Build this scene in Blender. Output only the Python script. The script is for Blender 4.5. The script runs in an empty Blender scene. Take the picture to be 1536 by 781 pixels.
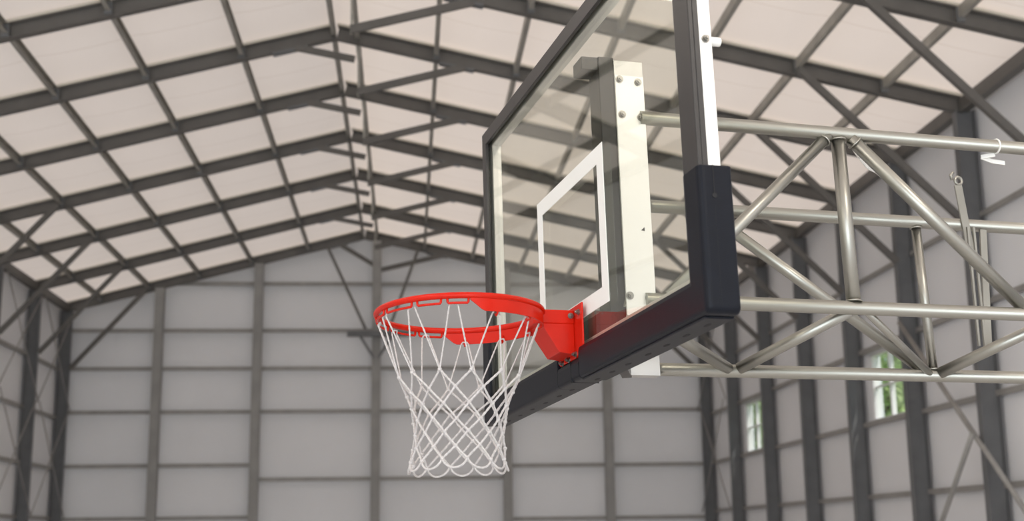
import bpy, bmesh, math, random
from mathutils import Vector, Matrix
random.seed(7)
scene = bpy.context.scene
COL = scene.collection

# ------------------------------------------------------------------ camera
CAM_H = 2.43
cam_data = bpy.data.cameras.new('camera')
cam = bpy.data.objects.new('camera', cam_data)
COL.objects.link(cam)
right = Vector((0.996813, -0.078713, -0.012925))
down = Vector((0.003699, 0.207474, -0.978234))
fwd = Vector((0.079682, 0.975069, 0.207104))
M = Matrix.Identity(4)
for i in range(3):
    M[i][0] = right[i]; M[i][1] = -down[i]; M[i][2] = -fwd[i]
M[2][3] = CAM_H
cam.matrix_world = M
cam_data.sensor_fit = 'HORIZONTAL'
cam_data.sensor_width = 36.0
cam_data.lens = 36.0 * 1950.0 / 1536.0
cam_data.clip_end = 500
cam_data.dof.use_dof = True
cam_data.dof.focus_distance = 3.85
cam_data.dof.aperture_fstop = 3.6
scene.camera = cam

# ------------------------------------------------------------------ view, world, light
scene.view_settings.view_transform = 'Standard'
scene.view_settings.look = 'None'
scene.view_settings.gamma = 1.0
scene.view_settings.use_curve_mapping = False
scene.view_settings.exposure = 0.07
try:
    scene.cycles.max_bounces = 10
    scene.cycles.diffuse_bounces = 6
    scene.cycles.transparent_max_bounces = 16
    scene.cycles.use_denoising = True
except Exception:
    pass

world = bpy.data.worlds.new('world')
scene.world = world
world.use_nodes = True
wn = world.node_tree
wn.nodes.clear()
wo = wn.nodes.new('ShaderNodeOutputWorld')
wb = wn.nodes.new('ShaderNodeBackground')
sky = wn.nodes.new('ShaderNodeTexSky')
sky.sky_type = 'NISHITA'
sky.sun_disc = False
sky.sun_elevation = math.radians(50)
sky.sun_rotation = math.radians(120)
wb.inputs['Strength'].default_value = 0.16
wn.links.new(sky.outputs[0], wb.inputs[0])
wn.links.new(wb.outputs[0], wo.inputs[0])

sun_d = bpy.data.lights.new('sun', 'SUN')
sun_d.energy = 3.0
sun_d.angle = math.radians(1)
sun_d.color = (1, .95, .86)
sun = bpy.data.objects.new('sun', sun_d)
sun.rotation_euler = (math.radians(42), 0, math.radians(25))
COL.objects.link(sun)


def area(name, loc, rot, sx, sy, power, color):
    d = bpy.data.lights.new(name, 'AREA')
    d.shape = 'RECTANGLE'; d.size = sx; d.size_y = sy
    d.energy = power; d.color = color
    o = bpy.data.objects.new(name, d)
    o.location = loc; o.rotation_euler = rot
    COL.objects.link(o)
    return o


# daylight through the wide doorway in the wall behind the camera
area('doorway_daylight', (-0.4, -9.9, 2.9), (math.radians(90), 0, 0), 11.0, 5.4, 800, (.86, .93, 1.0))
# rows of high bay lamps under the roof, in front of and behind the picture
for lx in (-4.6, 3.6):
    for ly in (-5.5, -0.5, 4.5, 9.0):
        area('high_bay_lamp', (lx, ly, 7.2), (0, 0, 0), 1.3, 1.3, 130 if ly < 0 else 20, (1.0, .91, .80))

# ------------------------------------------------------------------ materials


def mat(name, color, rough=.5, metal=0.0, spec=.5, noise=0.0, nscale=8.0, bump=0.0, bscale=40.0, coat=0.0):
    m = bpy.data.materials.new(name)
    m.use_nodes = True
    nt = m.node_tree
    b = nt.nodes['Principled BSDF']
    b.inputs['Base Color'].default_value = (*color, 1)
    b.inputs['Roughness'].default_value = rough
    b.inputs['Metallic'].default_value = metal
    b.inputs['Specular IOR Level'].default_value = spec
    if coat:
        b.inputs['Coat Weight'].default_value = coat
        b.inputs['Coat Roughness'].default_value = .15
    tc = nt.nodes.new('ShaderNodeTexCoord')
    if noise:
        n = nt.nodes.new('ShaderNodeTexNoise')
        n.inputs['Scale'].default_value = nscale
        n.inputs['Detail'].default_value = 5
        r = nt.nodes.new('ShaderNodeValToRGB')
        r.color_ramp.elements[0].position = .3
        r.color_ramp.elements[1].position = .7
        lo = tuple(c * (1 - noise) for c in color); hi = tuple(min(1, c * (1 + noise)) for c in color)
        r.color_ramp.elements[0].color = (*lo, 1); r.color_ramp.elements[1].color = (*hi, 1)
        nt.links.new(tc.outputs['Object'], n.inputs['Vector'])
        nt.links.new(n.outputs['Fac'], r.inputs['Fac'])
        nt.links.new(r.outputs['Color'], b.inputs['Base Color'])
    if bump:
        n2 = nt.nodes.new('ShaderNodeTexNoise')
        n2.inputs['Scale'].default_value = bscale
        n2.inputs['Detail'].default_value = 4
        bp = nt.nodes.new('ShaderNodeBump')
        bp.inputs['Strength'].default_value = bump
        bp.inputs['Distance'].default_value = .02
        nt.links.new(tc.outputs['Object'], n2.inputs['Vector'])
        nt.links.new(n2.outputs['Fac'], bp.inputs['Height'])
        nt.links.new(bp.outputs['Normal'], b.inputs['Normal'])
    return m


def brushed(name, color, rough, metal=1.0, stretch=(2, 60, 60), amount=.12):
    m = mat(name, color, rough, metal)
    nt = m.node_tree
    b = nt.nodes['Principled BSDF']
    tc = nt.nodes.new('ShaderNodeTexCoord')
    mp = nt.nodes.new('ShaderNodeMapping')
    mp.inputs['Scale'].default_value = stretch
    n = nt.nodes.new('ShaderNodeTexNoise')
    n.inputs['Scale'].default_value = 4
    n.inputs['Detail'].default_value = 6
    mr = nt.nodes.new('ShaderNodeMapRange')
    mr.inputs['To Min'].default_value = rough - amount
    mr.inputs['To Max'].default_value = rough + amount
    nt.links.new(tc.outputs['Object'], mp.inputs['Vector'])
    nt.links.new(mp.outputs[0], n.inputs['Vector'])
    nt.links.new(n.outputs['Fac'], mr.inputs['Value'])
    nt.links.new(mr.outputs[0], b.inputs['Roughness'])
    return m


M_STEEL = mat('grey_painted_steel', (.118, .111, .103), .5, 0, .5, .12, 3)
M_COLUMN = mat('dark_column_steel', (.135, .138, .144), .45, 0, .5, .15, 3)
M_PURLIN = mat('galvanised_purlin', (.36, .345, .31), .5, .2, .5, .15, 4)
M_GIRT = mat('galvanised_girt', (.33, .32, .305), .55, .1, .5, .12, 4)
M_POST = mat('grey_end_post_steel', (.31, .305, .295), .55, 0, .4, .12, 3)
M_CEIL = mat('white_roof_lining', (.84, .81, .785), .45, 0, .4, .03, .8, .05, 1.2)


def membrane(m, t):
    nt = m.node_tree
    out = [n for n in nt.nodes if n.type == 'OUTPUT_MATERIAL'][0]
    b = nt.nodes['Principled BSDF']
    tr = nt.nodes.new('ShaderNodeBsdfTranslucent')
    tr.inputs['Color'].default_value = (.97, .795, .635, 1)
    mx = nt.nodes.new('ShaderNodeMixShader'); mx.inputs[0].default_value = t
    nt.links.new(b.outputs[0], mx.inputs[1]); nt.links.new(tr.outputs[0], mx.inputs[2])
    nt.links.new(mx.outputs[0], out.inputs[0])


membrane(M_CEIL, .44)
M_WALL = mat('pale_wall_lining', (.85, .86, .885), .6, 0, .3, .03, .7, .08, 1.0)
M_FLOOR = mat('pale_sports_floor', (.585, .582, .58), .4, 0, .4, .08, 2)
M_GROUND = mat('grass_ground', (.16, .26, .06), .9, 0, .2, .3, .6)
M_WINFRAME = mat('white_window_frame', (.78, .78, .78), .4)
M_RED = mat('red_powder_coat', (.56, .013, .003), .27, 0, .22, .04, 30, .01, 90, 0)
M_BLACK = mat('black_anodised_frame', (.030, .027, .026), .36, 0, .5, .1, 20)
M_PAD = mat('black_rubber_padding', (.0058, .0072, .0120), .36, 0, .17, .1, 25, .03, 200)
M_MAST = mat('black_mast_paint', (.009, .0085, .008), .35, 0, .4)
M_SLOT = mat('black_slot', (.004, .004, .005), .7)
M_ALU = brushed('brushed_aluminium', (.74, .73, .71), .40, .55, (30, 1, 30), .05)
M_ALUP = brushed('brushed_aluminium_plate', (.55, .54, .52), .42, .65, (30, 1, 30), .05)
M_PIPE = brushed('zinc_plated_tube', (.38, .37, .335), .36, 1.0, (9, 9, 2), .03)
M_BOLT = mat('bolt_steel', (.30, .29, .27), .3, 1.0)
M_PAINT = mat('white_marking_paint', (.86, .86, .83), .4)
M_CORD = mat('white_net_cord', (.66, .63, .625), .8, 0, .2, .12, 140, .5, 400)
M_STRIP = mat('pale_packing_strip', (.62, .58, .50), .6)
M_PLASTIC = mat('white_plastic', (.82, .81, .78), .4)
M_LEAF = mat('leaf_green', (.52, .64, .30), .6, 0, .3, .45, .8)
M_BARK = mat('bark', (.10, .07, .05), .9, 0, .2, .3, 6)


def ceil_seams():
    nt = M_CEIL.node_tree
    b = nt.nodes['Principled BSDF']
    # faint lap seams of the lining sheets running across the bays
    src = b.inputs['Base Color'].links[0].from_socket
    tc = nt.nodes.new('ShaderNodeTexCoord')
    sp = nt.nodes.new('ShaderNodeSeparateXYZ')
    nt.links.new(tc.outputs['Object'], sp.inputs[0])
    mu = nt.nodes.new('ShaderNodeMath'); mu.operation = 'PINGPONG'; mu.inputs[1].default_value = .62
    nt.links.new(sp.outputs['Y'], mu.inputs[0])
    lt = nt.nodes.new('ShaderNodeMath'); lt.operation = 'LESS_THAN'; lt.inputs[1].default_value = .012
    nt.links.new(mu.outputs[0], lt.inputs[0])
    mx = nt.nodes.new('ShaderNodeMix'); mx.data_type = 'RGBA'
    nt.links.new(lt.outputs[0], mx.inputs['Factor'])
    nt.links.new(src, mx.inputs['A'])
    mx.inputs['B'].default_value = (.66, .60, .55, 1)
    nt.links.new(mx.outputs['Result'], b.inputs['Base Color'])


ceil_seams()


def glass_mat(name, tint, ior=1.5):
    m = bpy.data.materials.new(name)
    m.use_nodes = True
    nt = m.node_tree
    nt.nodes.clear()
    o = nt.nodes.new('ShaderNodeOutputMaterial')
    t = nt.nodes.new('ShaderNodeBsdfTransparent'); t.inputs[0].default_value = (*tint, 1)
    g = nt.nodes.new('ShaderNodeBsdfGlossy'); g.inputs['Roughness'].default_value = .0
    g.inputs['Color'].default_value = (.95, .97, .95, 1)
    # two-sided Fresnel so the pane reads the same from either face
    lw = nt.nodes.new('ShaderNodeLayerWeight'); lw.inputs['Blend'].default_value = .5
    pw = nt.nodes.new('ShaderNodeMath'); pw.operation = 'POWER'; pw.inputs[1].default_value = 4.0
    ma = nt.nodes.new('ShaderNodeMath'); ma.operation = 'MULTIPLY_ADD'
    ma.inputs[1].default_value = .55; ma.inputs[2].default_value = .04
    nt.links.new(lw.outputs['Facing'], pw.inputs[0])
    nt.links.new(pw.outputs[0], ma.inputs[0])
    mx = nt.nodes.new('ShaderNodeMixShader')
    nt.links.new(ma.outputs[0], mx.inputs[0])
    nt.links.new(t.outputs[0], mx.inputs[1])
    nt.links.new(g.outputs[0], mx.inputs[2])
    nt.links.new(mx.outputs[0], o.inputs[0])
    return m


M_GLASS = glass_mat('tempered_glass', (.958, .962, .925))
M_PANE = glass_mat('window_glass', (.97, .98, .97))

# ------------------------------------------------------------------ mesh helpers


class MB:
    def __init__(self):
        self.v = []; self.f = []; self.smooth = []

    def add(self, verts, faces, smooth=False):
        n = len(self.v)
        self.v += [tuple(p) for p in verts]
        self.f += [tuple(i + n for i in f) for f in faces]
        self.smooth += [smooth] * len(faces)
        return self

    def box(self, a, b):
        x0, x1 = sorted((a[0], b[0])); y0, y1 = sorted((a[1], b[1])); z0, z1 = sorted((a[2], b[2]))
        v = [(x0, y0, z0), (x1, y0, z0), (x1, y1, z0), (x0, y1, z0), (x0, y0, z1), (x1, y0, z1), (x1, y1, z1), (x0, y1, z1)]
        f = [(0, 3, 2, 1), (4, 5, 6, 7), (0, 1, 5, 4), (1, 2, 6, 5), (2, 3, 7, 6), (3, 0, 4, 7)]
        return self.add(v, f)

    def prism(self, poly, mapf, h0, h1):
        """poly: 2-D outline, mapf(a, b, h) -> point"""
        n = len(poly)
        v = [mapf(a, b, h0) for a, b in poly] + [mapf(a, b, h1) for a, b in poly]
        f = [tuple(range(n - 1, -1, -1)), tuple(range(n, 2 * n))]
        f += [(i, (i + 1) % n, (i + 1) % n + n, i + n) for i in range(n)]
        return self.add(v, f)

    def frame_of(self, a, b, up):
        d = (Vector(b) - Vector(a)).normalized()
        s = d.cross(Vector(up))
        if s.length < 1e-5:
            s = d.cross(Vector((1, 0, 0)))
        s.normalize()
        return d, s, s.cross(d)

    def bar(self, a, b, w, h, up=(0, 0, 1)):
        """rectangular bar from a to b, w sideways and h along up"""
        d, s, u = self.frame_of(a, b, up)
        a = Vector(a); b = Vector(b)
        v = []
        for p in (a, b):
            for i, j in ((-1, -1), (1, -1), (1, 1), (-1, 1)):
                v.append(p + s * (i * w / 2) + u * (j * h / 2))
        f = [(0, 1, 2, 3), (7, 6, 5, 4), (0, 4, 5, 1), (1, 5, 6, 2), (2, 6, 7, 3), (3, 7, 4, 0)]
        return self.add(v, f)

    def ibeam(self, a, b, w, h, tf=.014, tw=.01, up=(0, 0, 1)):
        d, s, u = self.frame_of(a, b, up)
        a = Vector(a); b = Vector(b)
        W, H = w / 2, h / 2
        prof = [(-W, -H), (W, -H), (W, -H + tf), (tw / 2, -H + tf), (tw / 2, H - tf), (W, H - tf), (W, H), (-W, H),
                (-W, H - tf), (-tw / 2, H - tf), (-tw / 2, -H + tf), (-W, -H + tf)]
        n = len(prof)
        v = [p + s * x + u * y for p in (a, b) for x, y in prof]
        f = [tuple(range(n)), tuple(range(2 * n - 1, n - 1, -1))]
        f += [(i, i + n, (i + 1) % n + n, (i + 1) % n) for i in range(n)]
        return self.add(v, f)

    def channel(self, a, b, w, h, t=.006, up=(0, 0, 1)):
        """C section: web on one side, two flanges"""
        d, s, u = self.frame_of(a, b, up)
        a = Vector(a); b = Vector(b)
        W, H = w / 2, h / 2
        prof = [(-W, -H), (W, -H), (W, -H + t), (-W + t, -H + t), (-W + t, H - t), (W, H - t), (W, H), (-W, H)]
        n = len(prof)
        v = [p + s * x + u * y for p in (a, b) for x, y in prof]
        f = [tuple(range(n)), tuple(range(2 * n - 1, n - 1, -1))]
        f += [(i, i + n, (i + 1) % n + n, (i + 1) % n) for i in range(n)]
        return self.add(v, f)

    def tube(self, pts, r, n=12, closed=False, cap=True):
        pts = [Vector(p) for p in pts]
        k = len(pts)
        rs = r if isinstance(r, (list, tuple)) else [r] * k
        tang = []
        for i in range(k):
            if closed:
                t = pts[(i + 1) % k] - pts[i - 1]
            else:
                t = pts[min(i + 1, k - 1)] - pts[max(i - 1, 0)]
            tang.append(t.normalized() if t.length > 1e-9 else Vector((0, 0, 1)))
        ref = Vector((0, 0, 1)) if abs(tang[0].z) < .9 else Vector((1, 0, 0))
        s = tang[0].cross(ref).normalized()
        v = []
        for i in range(k):
            s = (s - tang[i] * s.dot(tang[i])).normalized()
            u = tang[i].cross(s)
            for j in range(n):
                a = 2 * math.pi * j / n
                v.append(pts[i] + (s * math.cos(a) + u * math.sin(a)) * rs[i])
        f = []
        for i in range(k if closed else k - 1):
            i2 = (i + 1) % k
            for j in range(n):
                j2 = (j + 1) % n
                f.append((i * n + j, i * n + j2, i2 * n + j2, i2 * n + j))
        self.add(v, f, True)
        if cap and not closed:
            m = len(self.v) - len(v)
            self.f.append(tuple(m + j for j in range(n - 1, -1, -1))); self.smooth.append(False)
            self.f.append(tuple(m + (k - 1) * n + j for j in range(n))); self.smooth.append(False)
        return self

    def ball(self, c, r, seg=8, rings=5, sz=1.0):
        v = [(c[0], c[1], c[2] + r * sz)]
        for i in range(1, rings):
            a = math.pi * i / rings
            for j in range(seg):
                b = 2 * math.pi * j / seg
                v.append((c[0] + r * math.sin(a) * math.cos(b), c[1] + r * math.sin(a) * math.sin(b), c[2] + r * sz * math.cos(a)))
        v.append((c[0], c[1], c[2] - r * sz))
        f = [(0, 1 + j, 1 + (j + 1) % seg) for j in range(seg)]
        for i in range(rings - 2):
            for j in range(seg):
                p = 1 + i * seg; q = p + seg; j2 = (j + 1) % seg
                f.append((p + j, q + j, q + j2, p + j2))
        m = len(v) - 1; p = 1 + (rings - 2) * seg
        f += [(m, p + (j + 1) % seg, p + j) for j in range(seg)]
        return self.add(v, f, True)

    def build(self, name, material, parent=None, origin=(0, 0, 0), bevel=0.0, segs=2):
        me = bpy.data.meshes.new(name)
        o0 = Vector(origin)
        me.from_pydata([tuple(Vector(p) - o0) for p in self.v], [], self.f)
        me.polygons.foreach_set('use_smooth', self.smooth)
        me.materials.append(material)
        bm = bmesh.new(); bm.from_mesh(me)
        bmesh.ops.recalc_face_normals(bm, faces=bm.faces[:])
        bm.to_mesh(me); bm.free()
        me.update()
        o = bpy.data.objects.new(name, me)
        COL.objects.link(o)
        if parent is not None:
            o.parent = parent
        else:
            o.location = o0
        if bevel:
            bv = o.modifiers.new('bevel', 'BEVEL')
            bv.width = bevel; bv.segments = segs; bv.limit_method = 'ANGLE'; bv.angle_limit = math.radians(35)
        return o


def tag(o, label, cat, group=None):
    o['label'] = label; o['category'] = cat
    if group:
        o['group'] = group
    return o


def struct(o):
    o['kind'] = 'structure'
    return o


ORD = ['', 'first', 'second', 'third', 'fourth', 'fifth', 'sixth', 'seventh', 'eighth']

# ------------------------------------------------------------------ the hall
XL, XR = -7.605, 6.825            # column lines
ZE = 7.55                          # eave
XA, ZA = -1.0, 9.26                # ridge
FY = {0: 12.59, 1: 14.836, 2: 17.084, 3: 19.398, 4: 21.793, 5: 24.267, 6: 26.882, 7: 29.40}
Y0, Y1 = -10.0, 29.62              # inner faces of the front and end walls
WL, WR = XL - .16, XR + .16        # inner faces of the side walls
WT = .16


def roof_z(x):
    if x < XA:
        return ZE + (x - XL) * (ZA - ZE) / (XA - XL)
    return ZE + (XR - x) * (ZA - ZE) / (XR - XA)


struct(MB().box((WL - WT, Y0 - WT, -.2), (WR + WT, Y1 + WT, 0)).build('floor', M_FLOOR))
CEIL_UP = .20
# roof lining: one sheet per slope, sagging a little between the purlins and rafters
PL = [-6.87, -5.82, -4.72, -3.55, -2.28, -.99]
PR = [5.83, 4.75, 3.66, 2.58, 1.48, .38, -.71]


def sag(x, y):
    xs = sorted([WL] + PL + PR + [WR])
    ys = sorted([FY[k] for k in FY])
    def bay(t, s):
        for a, b in zip(s[:-1], s[1:]):
            if a <= t <= b:
                return math.sin(math.pi * (t - a) / (b - a))
        return 0.0
    return .035 * math.sqrt(max(0, bay(x, xs))) * (.35 + .65 * math.sqrt(max(0, bay(y, ys))))


mb = MB()
xs = []
allx = sorted([WL - WT] + PL[:-1] + [XA] + PR[:-1] + [WR + WT])
for a, b in zip(allx[:-1], allx[1:]):
    xs += [a + (b - a) * i / 6 for i in range(6)]
xs.append(allx[-1])
ysamp = [Y0 - WT + (FY[0] - Y0) * i / 8 for i in range(8)]
fk = [FY[k] for k in sorted(FY)]
for a, b in zip(fk[:-1], fk[1:]):
    ysamp += [a + (b - a) * i / 6 for i in range(6)]
ysamp += [fk[-1], Y1 + WT]
nx, ny = len(xs), len(ysamp)
v = [(x, y, roof_z(x) + CEIL_UP - sag(x, y)) for y in ysamp for x in xs]
f = []
for j in range(ny - 1):
    for i in range(nx - 1):
        a = j * nx + i
        f.append((a, a + nx, a + nx + 1, a + 1))
mb.add(v, f, True)
struct(mb.build('ceiling', M_CEIL))

WALL_TOP = roof_z(WL) + CEIL_UP + .02
struct(MB().box((WL - WT, Y0, 0), (WL, Y1, WALL_TOP)).build('wall_left', M_WALL))
WIN = [(17.72, 19.10), (25.12, 26.55)]
WZ0, WZ1 = 4.02, 5.06
mb = MB()
mb.box((WR, Y0, 0), (WR + WT, Y1, WZ0)).box((WR, Y0, WZ1), (WR + WT, Y1, WALL_TOP))
ys = [Y0] + [q for w in WIN for q in w] + [Y1]
for i in range(0, len(ys), 2):
    mb.box((WR, ys[i], WZ0), (WR + WT, ys[i + 1], WZ1))
struct(mb.build('wall_right', M_WALL))
gable = [(WL - WT, 0), (WR + WT, 0), (WR + WT, roof_z(WR + WT) + CEIL_UP + .05), (XA, ZA + CEIL_UP + .05), (WL - WT, roof_z(WL - WT) + CEIL_UP + .05)]
struct(MB().prism(gable, lambda a, b, h: (a, h, b), Y1, Y1 + WT).build('wall_back', M_WALL))
# front wall with a wide doorway
mb = MB()
top = [(WL - WT, 5.7), (WR + WT, 5.7), (WR + WT, roof_z(WR + WT) + CEIL_UP + .05), (XA, ZA + CEIL_UP + .05), (WL - WT, roof_z(WL - WT) + CEIL_UP + .05)]
mb.prism(top, lambda a, b, h: (a, h, b), Y0 - WT, Y0)
mb.box((WL - WT, Y0 - WT, 0), (-6.0, Y0, 5.7)).box((5.2, Y0 - WT, 0), (WR + WT, Y0, 5.7))
struct(mb.build('wall_front', M_WALL))
struct(MB().box((-60, -60, -.6), (90, 120, -.21)).build('ground', M_GROUND))

for k, (ya, yb) in enumerate(WIN):
    xi, xo = WR + .02, WR + .11
    w = MB()
    t = .05
    w.box((xi - .015, ya, WZ0), (xo, ya + t, WZ1)).box((xi - .015, yb - t, WZ0), (xo, yb, WZ1))
    w.box((xi - .015, ya, WZ0), (xo, yb, WZ0 + t)).box((xi - .015, ya, WZ1 - t), (xo, yb, WZ1))
    wo_ = struct(w.build('window_%d' % (k + 1), M_WINFRAME))
    g = MB()
    ym, zm = (ya + yb) / 2, (WZ0 + WZ1) / 2
    g.box((xi, ym - .02, WZ0 + t), (xo - .02, ym + .02, WZ1 - t))
    g.box((xi + .01, ya + t, zm - .014), (xo - .03, yb - t, zm + .014))
    g.build('glazing_bar', M_WINFRAME, wo_)
    MB().box((xi + .03, ya + t, WZ0 + t), (xi + .036, yb - t, WZ1 - t)).build('pane', M_PANE, wo_)

# ------------------------------------------------------------------ portal frames
for k in range(1, 8):
    pos = 'in the end wall corner' if k == 7 else '%s from the end wall corner' % ORD[8 - k]
    for side, X in (('left', XL), ('right', XR)):
        if side == 'left' and k < 5:
            continue
        m = MB().ibeam((X, FY[k], 0), (X, FY[k], ZE - .06), .13, .24, up=(1, 0, 0))
        for z in (2.93, 4.0, 5.1):
            if z < ZE:
                pass
        tag(m.build('steel_column', M_COLUMN, origin=(X, FY[k], 0)),
            'dark grey steel column on the %s side wall, %s' % (side, pos), 'column', 'steel columns of the side walls')
for k in range(0, 8):
    pos = 'against the end wall' if k == 7 else '%s frame from the end wall' % ORD[8 - k]
    for side, X in (('left', XL), ('right', XR)):
        if side == 'left' and k == 0:
            continue
        s = 1 if side == 'left' else -1
        # the two slopes lap past each other at the ridge, so they stand half a flange apart
        dy = -.045 if side == 'left' else .045
        a = (X, FY[k] + dy * 0, ZE); b = (XA - s * .02, FY[k], ZA)
        m = MB().ibeam(a, b, .11, .19)
        ro = m.build('roof_rafter', M_STEEL, origin=a)
        tag(ro, 'grey steel roof rafter on the %s slope, %s' % (side, pos), 'rafter', 'sloping roof rafters')
        up = Vector((0, 0, .118))
        MB().bar(Vector(a) + up, Vector(b) + up, .13, .03).build('packing_strip', M_STRIP, ro, origin=a)['label'] = 'pale packing strip above the steel'
        for px in (PL if side == 'left' else PR)[:-1]:
            z = roof_z(px)
            MB().box((px - .045, FY[k] - .075, z - .075), (px + .045, FY[k] - .052, z + .085)).build('purlin_cleat', M_COLUMN, ro, origin=a, bevel=.004)
        px = -1.62 if side == 'left' else .66
        q0 = Vector((px - .24, FY[k], roof_z(px - .24) - .105)); q1 = Vector((px + .24, FY[k], roof_z(px + .24) - .105))
        MB().bar(q0, q1, .12, .03).build('splice_plate', M_COLUMN, ro, origin=a)
    if k >= 1:
        # short bracing under the ridge
        y = FY[k]
        hz = 8.46
        m = MB().bar((XA + .05, y, ZA - .1), (XA + .3, y, hz - .03), .06, .06, (0, 1, 0))
        l = MB().bar((-1.55, y - .07, roof_z(-1.55) - .1), (-.74, y - .07, 8.86 if k < 7 else 8.52), .05, .09)
        tag(l.build('ridge_brace', M_STEEL, origin=(-1.55, y, 9)),
            'short grey ridge brace under the left slope, %s' % pos, 'brace', 'ridge braces')
        r = MB().bar((.78, y - .07, roof_z(.78) - .1), (-.70, y - .035 if k < 7 else y - .12, 8.40), .05, .10)
        tag(r.build('ridge_brace', M_STEEL, origin=(.78, y, 9)),
            'long grey ridge brace under the right slope, %s' % pos, 'brace', 'ridge braces')
        if k < 7:
            tag(MB().bar((-.69, y + .02, 8.36), (-.69, y + .02, roof_z(-.69) - .10), .03, .03, (0, 1, 0)).build('ridge_hanger', M_PURLIN, origin=(-.69, y, 8.4)),
                'upright thin hanger below the ridge, %s' % pos, 'hanger', 'ridge hangers')
    for side in ('left', 'right'):
        if side == 'left' and k < 4:
            continue
        if side == 'left':
            a, b = (-5.86, FY[k] - .09, roof_z(-5.86) - .03), (-7.45, FY[k] - .09, 6.18)
        else:
            a, b = (4.74, FY[k] - .09, roof_z(4.74) - .03), (6.70, FY[k] - .09, 6.04)
        tag(MB().bar(a, b, .07, .085).build('knee_brace', M_STEEL, origin=b),
            'grey diagonal knee brace from %s column to rafter, %s' % (side, pos), 'brace', 'knee braces')

# purlins, eave struts, girts
for i, x in enumerate(PL):
    z = roof_z(x) + .03
    lab = 'purlin beside the ridge on the left slope' if i == 5 else 'thin grey roof purlin on the left slope, %s up from the eave' % ORD[i + 1]
    if i == 5:
        lab = 'thin grey roof purlin on the left slope, right beside the ridge'
    x_ = x - .05 if i == 5 else x
    tag(MB().channel((x_, 9.0, roof_z(x_) + .03), (x_, 29.5, roof_z(x_) + .03), .06, .12).build('roof_purlin', M_PURLIN, origin=(x_, 9, z)),
        lab, 'purlin', 'roof purlins')
for i, x in enumerate(PR):
    z = roof_z(x) + .03
    lab = 'thin grey roof purlin on the right slope, %s' % ('right beside the ridge' if i == 6 else '%s up from the eave' % ORD[i + 1])
    tag(MB().channel((x, 9.0, z), (x, 29.5, z), .06, .12).build('roof_purlin', M_PURLIN, origin=(x, 9, z)), lab, 'purlin', 'roof purlins')
for side, X, s in (('left', XL, -1), ('right', XR, 1)):
    tag(MB().bar((X, 9.0, ZE + .0), (X, 29.5, ZE + .0), .12, .16).build('eave_beam', M_STEEL, origin=(X, 9, ZE)),
        'grey eave beam along the top of the %s wall' % side, 'beam')
    names = {2.93: 'lowest in view', 4.0: 'second in view from the bottom', 5.1: 'third in view from the bottom', 6.17: 'highest below the eave'}
    for z in (2.93, 4.0, 5.1, 6.17):
        if z == 6.17 and side == 'right':
            w, h = .05, .06
        else:
            w, h = .05, .07
        x = X + s * .11
        tag(MB().bar((x, 9.0, z), (x, 29.55, z), w, h).build('wall_girt', M_GIRT, origin=(x, 9, z)),
            'thin horizontal wall girt along the %s wall, %s' % (side, names[z]), 'girt', 'side wall girts')
        for k in range(1, 8):
            pass

# end wall posts and girts
EC = [-5.56, -3.37, -.71, 2.24, 4.54]
for i, x in enumerate(EC):
    nm = ['leftmost of five', 'second of five from the left', 'middle one under the ridge', 'fourth of five, just right of the net', 'rightmost of five'][i]
    zt = roof_z(x) - .09
    tag(MB().ibeam((x, 29.33, 0), (x, 29.33, zt), .20, .16, up=(0, 1, 0)).build('end_wall_post', M_POST, origin=(x, 29.33, 0)),
        'grey steel post on the end wall, %s' % nm, 'post', 'end wall posts')
yg = 29.50
for xa, xb, z, nm in ((-5.2, 3.9, 8.13, 'topmost, crossing the gable'), (-7.6, 6.7, 7.05, 'second from the top'), (-7.5, 6.7, 6.19, 'third from the top'),
                      (-7.5, 6.7, 5.22, 'fourth from the top, full width'), (-7.5, -3.4, 4.04, 'lower left corner, upper of two'),
                      (2.24, 6.7, 3.98, 'lower right corner, upper of two'), (-3.35, 2.24, 3.72, 'low in the two middle bays'),
                      (-7.5, -3.4, 2.90, 'lower left corner, lower of two'), (2.24, 6.7, 2.80, 'lower right corner, lower of two')):
    tag(MB().bar((xa, yg, z), (xb, yg, z), .06, .085).build('end_wall_girt', M_GIRT, origin=(xa, yg, z)),
        'thin horizontal girt on the end wall, %s' % nm, 'girt', 'end wall girts')
# hung crossbar in front of the middle post
g = MB().bar((-1.36, 29.15, 6.92), (.06, 29.15, 6.92), .16, .11)
o = g.build('hung_crossbar', M_COLUMN, origin=(-.7, 29.15, 6.92))
tag(o, 'short dark crossbar fixed to the middle end wall post', 'crossbar')
MB().bar((-1.06, 29.15, 6.86), (-.76, 29.15, 6.38), .05, .06).build('strut', M_COLUMN, o, origin=(-.7, 29.15, 6.92))
MB().bar((-.36, 29.15, 6.86), (-.66, 29.15, 6.38), .05, .06).build('strut', M_COLUMN, o, origin=(-.7, 29.15, 6.92))
tag(MB().bar((-1.82, 29.1, 8.90), (-.95, 29.12, 7.03), .06, .06).build('hanger_bar', M_STEEL, origin=(-1.8, 29.1, 8.9)),
    'slanting hanger bar left of the middle post, down to the dark crossbar', 'hanger')
tag(MB().bar((.23, 29.1, 8.86), (-.42, 29.12, 7.03), .06, .06).build('hanger_bar', M_STEEL, origin=(.2, 29.1, 8.9)),
    'slanting hanger bar right of the middle post, down to the dark crossbar', 'hanger')
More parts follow.
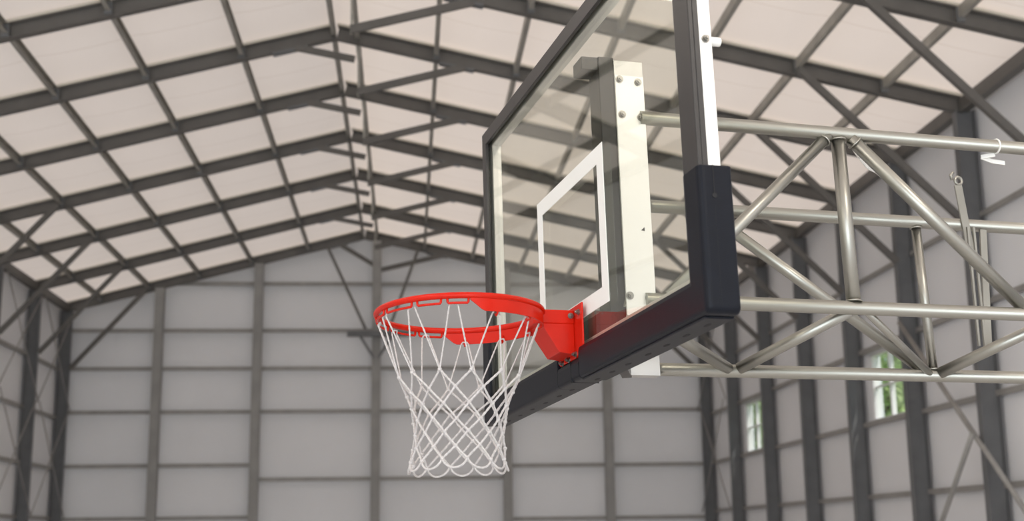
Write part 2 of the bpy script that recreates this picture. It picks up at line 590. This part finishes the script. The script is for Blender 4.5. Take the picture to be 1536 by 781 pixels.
# wall cross bracing
for side, X, bays in (('left', XL + .0, ((5, 6), (6, 7))), ('right', XR, ((6, 7), (1, 2)))):
    for ka, kb in bays:
        where = 'end bay' if kb == 7 else ('second bay from the end' if kb == 6 else 'nearest bay')
        for z0, z1, lv in ((5.2, 7.35, 'upper'), (2.9, 5.2, 'lower')):
            for p, q, dn in ((z0, z1, 'rising'), (z1, z0, 'falling')):
                near = side == 'right' and kb == 2
                if near and lv == 'upper':
                    continue
                sg = 1 if side == 'left' else -1
                xx = X + sg * (.15 if dn == 'rising' else .20)
                ya, yb = FY[ka] + .05, FY[kb] - .05
                r = .014
                if near:
                    r = .034
                    if dn == 'rising':
                        ya, p = 13.2, 2.10
                    else:
                        p, q = 3.55, 1.6
                m = MB().tube([(xx, ya, p), (xx, yb, q)], r, 6)
                tag(m.build('cross_brace', M_GIRT, origin=(xx, ya, p)),
                    'thin %s cross brace on the %s wall, %s, %s with distance' % (lv, side, where, dn), 'brace', 'wall cross braces')

# ------------------------------------------------------------------ trees outside the windows


def tree(x, y, h, r, label):
    t = bpy.data.objects.new('tree', None); COL.objects.link(t); t.location = (x, y, -.21)
    tag(t, label, 'tree', 'trees outside the windows')
    MB().tube([(0, 0, 0), (.1, 0, h * .3), (-.05, .1, h * .6)], [.22, .17, .08], 8).build('trunk', M_BARK, t)
    m = MB()
    rnd = random.Random(int(x * 10))
    lumps = [(rnd.uniform(-.6, .6) * r, rnd.uniform(-.6, .6) * r, h * rnd.uniform(.3, .85), r * rnd.uniform(.4, .65)) for _ in range(16)]
    for _ in range(11000):
        lx, ly, lz, lr = rnd.choice(lumps)
        d = Vector((rnd.gauss(0, 1), rnd.gauss(0, 1), rnd.gauss(0, 1))).normalized() * lr * rnd.uniform(.6, 1)
        c = Vector((lx, ly, lz)) + d
        a = Vector((rnd.gauss(0, 1), rnd.gauss(0, 1), rnd.gauss(0, 1))).normalized()
        b = a.cross(Vector((rnd.gauss(0, 1), rnd.gauss(0, 1), rnd.gauss(0, 1)))).normalized()
        s = .17
        m.add([c - a * s, c + b * s * .5, c + a * s, c - b * s * .5], [(0, 1, 2, 3)])
    m.build('foliage', M_LEAF, t)


tree(14.2, 37.5, 11, 3.6, 'green tree seen through the window nearer the camera')
tree(14.0, 52.5, 12, 4.0, 'green tree seen through the far window by the end wall')

# ------------------------------------------------------------------ the hoop: local axes u (along the board), v (up), w (out of the glass)
BM = Matrix(((.20380, -.01183, -.97894, .4840), (-.97772, .04885, -.20414, 3.7387), (.05024, .99874, -.00161, 3.0346), (0, 0, 0, 1)))


def hoop_thing(name, label, cat, base):
    o = bpy.data.objects.new(name, None)
    COL.objects.link(o)
    o.matrix_world = BM @ Matrix.Translation(base)
    o['base'] = base
    tag(o, label, cat)
    return o


def part(mb, name, material, root, bevel=0, segs=2, parent=None):
    base = tuple(root['base'])
    return mb.build(name, material, parent or root, origin=base if parent is None or True else (0, 0, 0), bevel=bevel, segs=segs)


def sub(mb, name, material, root, par, bevel=0, segs=2):
    o = mb.build(name, material, par, origin=tuple(root['base']), bevel=bevel, segs=segs)
    return o


def disc(mb, c, axis, r, h, n=6):
    """hexagonal or round head on a face, axis 0/1/2"""
    pts = [(math.cos(2 * math.pi * i / n) * r, math.sin(2 * math.pi * i / n) * r) for i in range(n)]
    def mp(a, b, t):
        p = [0, 0, 0]
        o1, o2 = [(1, 2), (2, 0), (0, 1)][axis]
        p[axis] = c[axis] + t; p[o1] = c[o1] + a; p[o2] = c[o2] + b
        return tuple(p)
    mb.prism(pts, mp, 0, h)
    return mb


def bolt(c, axis, sgn=1, r=.009):
    m = MB()
    disc(m, c, axis, r * 1.45, .002 * sgn, 16)
    c2 = list(c); c2[axis] += .002 * sgn
    disc(m, c2, axis, r, .007 * sgn, 6)
    c3 = list(c2); c3[axis] += .007 * sgn
    disc(m, c3, axis, r * .55, .004 * sgn, 10)
    return m


# ---- backboard
UL, UR, VB, VT = -.912, .942, -.165, .912      # outside of the frame
IL, IR, IB, IT = -.866, .857, -.095, .862      # inside of the front lip
board = hoop_thing('basketball_backboard', 'glass basketball backboard with black frame and white target square', 'backboard', (0, VB, 0))
MB().box((UL + .02, VB + .02, -.011), (UR - .02, VT - .02, 0)).build('glass_panel', M_GLASS, board, origin=(0, VB, 0))


def ring_frame(mb, o, i, w0, w1):
    (ol, ob, orr, ot), (il, ib, ir, it) = o, i
    v = []
    for w in (w0, w1):
        v += [(ol, ob, w), (orr, ob, w), (orr, ot, w), (ol, ot, w), (il, ib, w), (ir, ib, w), (ir, it, w), (il, it, w)]
    f = []
    for k in range(4):
        k2 = (k + 1) % 4
        f += [(k, k2, 4 + k2, 4 + k), (8 + k, 12 + k, 12 + k2, 8 + k2), (k, 8 + k, 8 + k2, k2), (4 + k, 4 + k2, 12 + k2, 12 + k)]
    return mb.add(v, f)


m = MB()
ring_frame(m, (UL, VB, UR, VT), (IL, IB, IR, IT), .001, .013)
ring_frame(m, (UL, VB, UR, VT), (UL + .018, VB + .018, UR - .018, VT - .018), -.013, .0015)
part(m, 'frame', M_BLACK, board, .002)
m = MB()
ring_frame(m, (UL + .004, VB + .004, UR - .004, VT - .004), (IL + .004, -.060, IR - .003, IT - .004), -.046, -.0135)
silver = part(m, 'back_frame', M_ALU, board, .0015)
silver['label'] = 'brushed aluminium inner frame'
# painted target square
m = MB()
ring_frame(m, (-.305, 0, .305, .457), (-.255, .05, .255, .407), .0005, .0018)
part(m, 'target_square', M_PAINT, board)['label'] = 'white painted rectangle'
# screw and spacer on the near edge of the frame
m = bolt((UR - .004, .492, -.030), 0, 1, .007)
part(m, 'screw', M_BOLT, board)
m = MB().tube([(UR - .02, .494, -.046), (UR - .02, .494, -.075)], .011, 16)
part(m, 'spacer', M_PLASTIC, board, .002)['label'] = 'small white plastic spacer'
m = MB().tube([(UR - .10, .70, -.046), (UR - .10, .70, -.066)], .011, 16)

# bottom padding: two L-shaped halves wrapping the lower corners
PO_L, PO_R, PB, PT = -.938, .964, -.178, .168


def rounded(poly, r, seg=5):
    out = []
    n = len(poly)
    for i in range(n):
        p0, p1, p2 = Vector((*poly[i - 1], 0)), Vector((*poly[i], 0)), Vector((*poly[(i + 1) % n], 0))
        d1 = (p0 - p1); d2 = (p2 - p1)
        rr = min(r, d1.length * .45, d2.length * .45)
        a = p1 + d1.normalized() * rr; b = p1 + d2.normalized() * rr
        for k in range(seg + 1):
            t = k / seg
            q = a.lerp(p1, t).lerp(p1.lerp(b, t), t)
            out.append((q.x, q.y))
    return out


def pad_profile(lip):
    return [(lip, .013), (lip, .022), (lip - .012, .0245), (0, .0245), (0, -.060), (.034, -.060), (.034, -.050), (.014, -.050), (.014, .0132)]


def round_profile(prof_outer):
    prof = []
    n = len(prof_outer)
    for i, p in enumerate(prof_outer):
        if i in (3, 4):
            p0 = Vector((*prof_outer[i - 1], 0)); p1 = Vector((*p, 0)); p2 = Vector((*prof_outer[i + 1], 0))
            r = .016 if i == 3 else .010
            a = p1 + (p0 - p1).normalized() * r; b = p1 + (p2 - p1).normalized() * r
            for k in range(6):
                t = k / 5
                q = a.lerp(p1, t).lerp(p1.lerp(b, t), t)
                prof.append((q.x, q.y))
        else:
            prof.append(p)
    return prof


def pad_half(sgn, u_out, u_seam):
    """sweep of a U profile from the seam along the bottom, round the corner and up the side"""
    prof = round_profile(pad_profile(.090))
    R = .018
    path = [((u_seam, PB), (0, 1))]
    # corner: outward offset measured inward along the normal
    cu, cv = u_out - sgn * R, PB + R
    path.append(((cu, PB), (0, 1)))
    for k in range(1, 6):
        a = math.pi / 2 * k / 6
        path.append(((cu + sgn * R * math.sin(a), cv - R * math.cos(a)), None))
    path.append(((u_out, cv), (-sgn, 0)))
    path.append(((u_out, PT), (-sgn, 0)))
    rows = []
    for (p, nrm) in path:
        row = []
        for nn, w in prof:
            if nrm is None:
                d = Vector((cu - p[0], cv - p[1]));
                dn = d.normalized()
                if nn <= R:
                    q = (p[0] + dn.x * nn, p[1] + dn.y * nn)
                else:
                    # beyond the arc centre the inner edge becomes a square inner corner
                    e = nn - R
                    q = (cu - sgn * e, cv + e)
            else:
                q = (p[0] + nrm[0] * nn, p[1] + nrm[1] * nn)
            row.append((q[0], q[1], w))
        rows.append(row)
    # trim straight pieces so they do not overrun the inner corner
    for ri, (p, nrm) in enumerate(path):
        if nrm == (0, 1) and ri == 1:
            for j, (nn, w) in enumerate(prof):
                if nn > R:
                    e = nn - R
                    rows[ri][j] = (cu - sgn * e, PB + nn, w)
        if nrm == (-sgn, 0) and ri == len(path) - 2:
            for j, (nn, w) in enumerate(prof):
                if nn > R:
                    e = nn - R
                    rows[ri][j] = (u_out - sgn * nn, cv + e, w)
    mb = MB()
    n = len(prof)
    v = [q for row in rows for q in row]
    f = []
    for i in range(len(rows) - 1):
        for j in range(n):
            j2 = (j + 1) % n
            f.append((i * n + j, i * n + j2, (i + 1) * n + j2, (i + 1) * n + j))
    f.append(tuple(range(n)))
    f.append(tuple((len(rows) - 1) * n + j for j in range(n - 1, -1, -1)))
    mb.add(v, f)
    return mb


for sgn, uo, us in ((1, PO_R, .098), (-1, PO_L, -.092)):
    pad = part(pad_half(sgn, uo, us), 'edge_padding', M_PAD, board)
    pad.data.polygons.foreach_set('use_smooth', [False] * len(pad.data.polygons))
    pad.data.update()
    bv = pad.modifiers.new('bevel', 'BEVEL'); bv.width = .003; bv.segments = 3; bv.limit_method = 'ANGLE'; bv.angle_limit = math.radians(40)
    # oval slots in the underside
    us_list = [.12, .24, .36, .50, .62, .74, .86] if sgn > 0 else [-.10, -.22, -.36, -.50, -.64, -.78]
    for q in us_list:
        ov = [(q + .018 * math.cos(2 * math.pi * i / 14), -.022 + .006 * math.sin(2 * math.pi * i / 14)) for i in range(14)]
        sub(MB().prism(ov, lambda a, b, h: (a, h, b), PB - (.0056 if sgn > 0 else .0006), PB + .004), 'slot', M_SLOT, board, pad)
    if sgn > 0:
        sub(MB().box((.10, PB - .005, -.057), (.93, PB + .002, .016)), 'underside_ridge', M_PAD, board, pad, .004, 3)
    # keyhole and seam on the end face
    s = MB()
    ue = uo + sgn * .0004
    disc(s, (ue, .095, -.012), 0, .006, sgn * .0012, 14)
    s.box((uo - sgn * .002, .098, -.0128), (uo + sgn * .0012, .168, -.0112))
    s.box((uo - sgn * .002, -.16, -.0123), (uo + sgn * .0003, .07, -.0117))
    sub(s, 'seam', M_SLOT, board, pad)
# the seam between the two halves and the thicker underside of the near half
mid = part(MB().prism(round_profile(pad_profile(.058)), lambda n_, w_, h: (h, PB + n_, w_), -.0915, .0975), 'edge_padding', M_PAD, board)
sub(MB().box((.0278, PB - .0006, -.0603), (.0292, PB + .058, .0249)), 'seam', M_SLOT, board, mid)

# ---- rim
RW, RVC, RR, RT = .344, .018, .2365, .0088


def rp(deg, r, v):
    a = math.radians(deg)
    return (r * math.cos(a), v, RW + r * math.sin(a))


rim = hoop_thing('basketball_hoop', 'red steel basketball rim with bracket bolted to the glass backboard', 'rim', (0, RVC, .03))
part(MB().tube([rp(i * 2.5, RR, RVC) for i in range(144)], RT, 16, closed=True), 'ring', M_RED, rim)
# reinforcing band under the half next to the board
m = MB()
A0, A1 = 182, 367
rows = []
N = 74
for i in range(N + 1):
    a = A0 + (A1 - A0) * i / N
    e = min(a - A0, A1 - a)
    low = RVC - .012 - min(1, e / 9) * .030
    rows.append([rp(a, RR + .0035, RVC + .002), rp(a, RR + .0035, low), rp(a, RR - .0015, low), rp(a, RR - .0015, RVC + .002)])
v = [p for r_ in rows for p in r_]
f = []
for i in range(N):
    for j in range(4):
        f.append((i * 4 + j, i * 4 + (j + 1) % 4, (i + 1) * 4 + (j + 1) % 4, (i + 1) * 4 + j))
f += [(0, 1, 2, 3), (N * 4 + 3, N * 4 + 2, N * 4 + 1, N * 4)]
m.add(v, f, True)
o = part(m, 'reinforcing_band', M_RED, rim)
es = o.modifiers.new('edges', 'EDGE_SPLIT'); es.split_angle = math.radians(40)
# net rail: bent rods under the front half
for (a0, a1) in ((8, 22), (26, 43), (47, 72), (76, 102), (106, 132), (136, 160), (163, 181)):
    n = max(3, int((a1 - a0) / 3))
    pts = [rp(a0, RR, RVC - .006), rp(a0 + .3, RR, RVC - .018)] + [rp(a0 + .8 + (a1 - a0 - 1.6) * i / n, RR - .001, RVC - .0205) for i in range(n + 1)] + [rp(a1 - .3, RR, RVC - .018), rp(a1, RR, RVC - .006)]
    part(MB().tube(pts, .0034, 8), 'net_rail', M_RED, rim)
# hooks below the band
PHASE = 18
for k in range(12):
    a = (PHASE + 30 * k) % 360
    if 184 < a < 360 or a < 6:
        pts = [rp(a, RR - .004, RVC - .026), rp(a, RR - .004, RVC - .045), rp(a, RR - .012, RVC - .050), rp(a, RR - .018, RVC - .044)]
        part(MB().tube(pts, .003, 8), 'net_hook', M_RED, rim)
# mounting plate
m = MB()
m.prism([(-.128, .037), (-.128, -.084), (-.078, -.114), (.066, -.114), (.126, -.086), (.128, .037)], lambda a, b, h: (a, b, h), .0135, .0195)
o = part(m, 'mounting_plate', M_RED, rim, .002)
# spacer block between plate and glass
part(MB().box((-.09, -.06, .0005), (.09, .02, .0128)), 'backing_pad', M_PAD, rim)
# box arm
m = MB()
b0, b1 = .0195, .124
hw = .062
m.add([(-hw, .027, b0), (hw, .027, b0), (hw, .027, b1), (.045, .027, .138), (-.045, .027, .138), (-hw, .027, b1),
       (-hw, -.013, b0), (hw, -.013, b0), (hw, -.013, b1), (.045, -.013, .138), (-.045, -.013, .138), (-hw, -.013, b1)],
      [(0, 1, 2, 3, 4, 5), (11, 10, 9, 8, 7, 6), (0, 6, 7, 1), (1, 7, 8, 2), (2, 8, 9, 3), (3, 9, 10, 4), (4, 10, 11, 5), (5, 11, 6, 0)])
part(m, 'arm', M_RED, rim, .0025)
# tapering gusset under the arm
hw2 = .060
m = MB()
m.add([(-hw2, -.0125, b0), (hw2, -.0125, b0), (hw2, -.0125, .120), (-hw2, -.0125, .120),
       (-.058, -.102, b0), (.058, -.102, b0), (.058, -.096, .066), (-.058, -.096, .066)],
      [(0, 1, 2, 3), (7, 6, 5, 4), (0, 4, 5, 1), (1, 5, 6, 2), (2, 6, 7, 3), (3, 7, 4, 0)])
part(m, 'gusset', M_RED, rim, .002)
for c in ((.066, -.103, .0195), (.005, -.108, .0195), (-.052, -.108, .0195), (.105, .012, .0195)):
    part(bolt(c, 2, 1, .0065), 'bolt', M_BOLT, rim)
part(bolt((.0625, .010, .030), 0, 1, .006), 'bolt', M_BOLT, rim)

# ---- net
net = hoop_thing('basketball_net', 'white woven cord net hanging from the red rim', 'net', (0, RVC - .44, RW))
LV = [(.1875, .172), (.233, .150), (.271, .1365), (.3125, .1285), (.348, .1255), (.386, .127), (.422, .133)]
rn = random.Random(3)
DU, DW = .0, .012        # the net hangs slightly towards the free side
ROLL = -.0


def npt(deg, r, d):
    a = math.radians(deg)
    t = d / .45
    return Vector((r * math.cos(a) + DU * t, RVC - d, RW + r * math.sin(a) + DW * t * t))


knots = []
for i, (d, r) in enumerate(LV):
    row = []
    for k in range(12):
        a = PHASE + 30 * k + (15 if i % 2 == 0 else 0) + rn.uniform(-1.0, 1.0)
        row.append(npt(a, r * rn.uniform(.985, 1.015), d + rn.uniform(-.003, .003)))
    knots.append(row)
cord = MB()


def strand(p, q, r, sagv=0.0, twist=True):
    L = (q - p).length
    n = max(4, int(L / .007))
    pts, rs = [], []
    side = Vector((rn.uniform(-1, 1), 0, rn.uniform(-1, 1))) * .0012
    for i in range(n + 1):
        t = i / n
        w = math.sin(math.pi * t)
        pts.append(p.lerp(q, t) + side * w + Vector((0, -sagv * w, 0)))
        rs.append(r * (1 + .16 * (1 if i % 2 else -1)))
    cord.tube(pts, rs, 7)


for k in range(12):
    a = PHASE + 30 * k
    drop = .026 if not (184 < a % 360 < 360 or a % 360 < 6) else .046
    pa = npt(a + 2.9, RR - (.004 if drop < .03 else .014), drop)
    pb = npt(a - 2.9, RR - (.004 if drop < .03 else .014), drop)
    # short loop over the rail
    cord.tube([pa, npt(a + 1.6, RR - .010, drop - .008), npt(a - 1.6, RR - .010, drop - .008), pb], .0024, 6)
    strand(pa, knots[0][k], .0024)
    strand(pb, knots[0][k - 1], .0024)
for i in range(len(LV) - 1):
    for k in range(12):
        p = knots[i][k]
        if i % 2 == 0:
            q1, q2 = knots[i + 1][k], knots[i + 1][(k + 1) % 12]
        else:
            q1, q2 = knots[i + 1][k], knots[i + 1][k - 1]
        strand(p, q1, .0032); strand(p, q2, .0032)
for i, row in enumerate(knots):
    for p in row:
        cord.ball((p.x, p.y, p.z), .0062, 8, 5, 1.0)
last = knots[-1]
for k in range(12):
    p, q = last[k], last[(k + 1) % 12]
    pts = []
    for i in range(13):
        t = i / 12
        b = p.lerp(q, t)
        c = Vector((DU, b.y, RW + DW))
        out = (b - c); out.y = 0; out.normalize()
        dip = (1 - (2 * t - 1) ** 2) ** .75
        pts.append(b + out * .010 * dip + Vector((0, -.026 * dip, 0)))
    cord.tube(pts, .0031, 7)
part(cord, 'cord_mesh', M_CORD, net)

# ---- support truss behind the board
truss = hoop_thing('support_truss', 'silver tubular steel truss carrying the basketball backboard', 'truss', (0, -.08, -.15))
UN, UF = .050, -.28
VA, VC, VBB, VD = .642, .069, .468, -.077
WEND = -6.35
RC = .0215
for (u, vv, w0, nm) in ((UN, VA, -.225, 'chord'), (UN, VC, -.21, 'chord'), (UF, VBB, -.28, 'chord'), (UF, VD, -.26, 'chord')):
    part(MB().tube([(u, vv, w0), (u, vv, WEND)], RC, 20), nm, M_PIPE, truss)
dv = RC * .9
per = .624
# near plane: uprights and diagonals
w = -.905
nodes_top = [w - 2 * per * i for i in range(5)]
for wt in nodes_top:
    part(MB().tube([(UN, VA - dv, wt), (UN, VC + dv, wt)], .0225, 18), 'upright', M_PIPE, truss)
    part(MB().tube([(UN, VA - dv * .6, wt + .035), (UN, VC + dv * .6, wt + per)], .0195, 18), 'diagonal', M_PIPE, truss)
    if wt - per > WEND:
        part(MB().tube([(UN, VA - dv * .6, wt - .045), (UN, VC + dv * .6, wt - per - .01)], .0215, 18), 'diagonal', M_PIPE, truss)
# far plane
wd = -1.385
for i in range(4):
    wt = wd - 1.56 * i
    part(MB().tube([(UF, VBB - dv, wt), (UF, VD + dv, wt - .005)], .0165, 16), 'upright', M_PIPE, truss)
    part(MB().tube([(UF, VD + dv * .5, wt + .02), (UF, VBB - dv * .5, wt + .80)], .0195, 16), 'diagonal', M_PIPE, truss)
    if i:
        part(MB().tube([(UF, VD + dv * .5, wt - .02), (UF, VBB - dv * .5, wt - .74)], .0195, 16), 'diagonal', M_PIPE, truss)
# bottom lacing between the lower chords
cn = [-.14, -.90, -1.66, -2.42, -3.18, -3.94, -4.70, -5.46]
dn = [-.635, -1.385, -2.145, -2.905, -3.665, -4.425, -5.185]
d = (Vector((UF, VD, 0)) - Vector((UN, VC, 0))).normalized()
for i, wd_ in enumerate(dn):
    for wc in (cn[i], cn[i + 1]):
        if i == 1 and wc == cn[1]:
            rr_ = .012
        else:
            rr_ = .0195
        s_ = 1 if wc > wd_ else -1
        if rr_ < .015:
            wc -= .055
        p = Vector((UN, VC, wc)) + d * RC * .7
        q = Vector((UF, VD, wd_ + s_ * .02)) - d * RC * .7
        part(MB().tube([p, q], rr_, 16), 'lacing', M_PIPE, truss)
# weld collars at the main nodes
def weld(c, r, ax):
    m = MB()
    c = Vector(c); ax = Vector(ax).normalized()
    s = ax.orthogonal().normalized(); t = ax.cross(s)
    pts = [c + (s * math.cos(2 * math.pi * i / 24) + t * math.sin(2 * math.pi * i / 24)) * r for i in range(24)]
    m.tube(pts, .0032, 6, closed=True)
    return m


for c, r, ax in (((UN, VA - RC, -.905), .024, (0, 1, 0)), ((UN, VC + RC, -.905), .024, (0, 1, 0)),
                 ((UN, VA - .027, -.855), .0205, (0, .7, -.7)), ((UN, VA - .027, -.965), .0225, (0, .7, .7)),
                 ((UF, VBB - RC, -1.385), .019, (0, 1, 0)), ((UF, VD + RC, -1.39), .019, (0, 1, 0))):
    part(weld(c, r, ax), 'weld_bead', M_PIPE, truss)
# mast: black box tube with brackets to the board
mast = part(MB().box((-.045, -.10, -.150), (.045, .836, -.100)), 'mast', M_MAST, truss, .003)
sub(MB().box((-.04, .792, -.0995), (.04, .834, -.047)), 'bracket', M_MAST, truss, mast, .002)
sub(MB().box((-.06, -.085, -.0995), (.06, .03, -.047)), 'bracket', M_MAST, truss, mast, .002)
# aluminium side plates with bolts
pl = part(MB().box((.046, .02, -.243), (.050, .826, -.148)), 'side_plate', M_ALUP, truss, .001)
pl['label'] = 'brushed aluminium bolted side plate'
sub(MB().box((.0502, .02, -.2425), (.054, .776, -.1485)), 'cover_plate', M_ALU, truss, pl, .001)
for (vv, ww) in ((.762, -.163), (.757, -.223), (.647, -.166), (.642, -.227), (.079, -.160), (.074, -.220)):
    sub(bolt((.0542, vv, ww), 0, 1, .0085), 'bolt', M_BOLT, truss, pl)
fp = part(MB().box((UF + .02, -.102, -.374), (UF + .026, .52, -.262)).box((UF - .02, -.102, -.374), (UF + .02, -.098, -.262)), 'side_plate', M_ALUP, truss, .001)
part(MB().bar((UF, .2, -.30), (.046, .3, -.20), .04, .04, (0, 1, 0)), 'cross_tube', M_BLACK, truss)
part(MB().bar((UF, -.092, -.27), (.0, -.092, -.135), .03, .03, (0, 1, 0)), 'cross_tube', M_BLACK, truss)
# wall plate where the truss meets the side wall
part(MB().box((-.45, -.25, WEND + .0), (.2, .8, WEND - .03)), 'wall_plate', M_BLACK, truss, .003)
# sliding lock bars hung on the far side
lk = part(MB().bar((UF + .03, .605, -1.556), (UF + .03, .30, -1.58), .030, .006, (1, 0, 0)), 'lock_bar', M_PIPE, truss)
m = MB().tube([(UF + .03 + .0, .622 + .014 * math.sin(t * math.pi / 8), -1.560 + .014 * math.cos(t * math.pi / 8)) for t in range(16)], .005, 8, closed=True)
m.tube([(UF + .036, .622, -1.530), (UF + .036, .640, -1.527), (UF + .036, .650, -1.538)], .006, 8)
sub(m, 'hook', M_PIPE, truss, lk)
lk2 = part(MB().bar((UF + .045, .44, -1.625), (UF + .045, .015, -1.588), .026, .008, (1, 0, 0)), 'lock_bar', M_PIPE, truss)
m = MB()
for wv in (-1.548, -1.572):
    m.bar((UF + .05, .445, wv - .012), (UF + .05, .02, wv + .0), .008, .008, (1, 0, 0))
m.bar((UF + .05, .30, -1.560), (UF + .05, .292, -1.586), .008, .008, (1, 0, 0))
sub(m, 'slot_rail', M_PIPE, truss, lk2)
sub(bolt((UF + .05, .30, -1.592), 0, 1, .008), 'bolt', M_BOLT, truss, lk2)
# loose cable ties on the upper chord
def tie(pts, wdt):
    m = MB()
    for a, b in zip(pts[:-1], pts[1:]):
        m.bar(a, b, wdt, .004, (1, 0, 0))
    return m


t1 = part(weld((UN - .05, VA - .03, -1.02), .026, (0, .2, 1)), 'cable_tie', M_PLASTIC, truss)
sub(tie([(-.05, .640, -1.02), (-.05, .615, -1.035), (-.05, .572, -1.070), (-.05, .560, -1.10), (-.05, .545, -1.118)], .012), 'tail', M_PLASTIC, truss, t1)
t2 = part(weld((UN, VA, -1.50), .0235, (0, 0, 1)), 'cable_tie', M_PLASTIC, truss)
sub(tie([(UN - .01, .617, -1.50), (UN - .03, .612, -1.46), (UN - .03, .600, -1.50), (UN - .03, .597, -1.55)], .014), 'tail', M_PLASTIC, truss, t2)
for o in list(scene.objects):
    if 'base' in o.keys():
        del o['base']
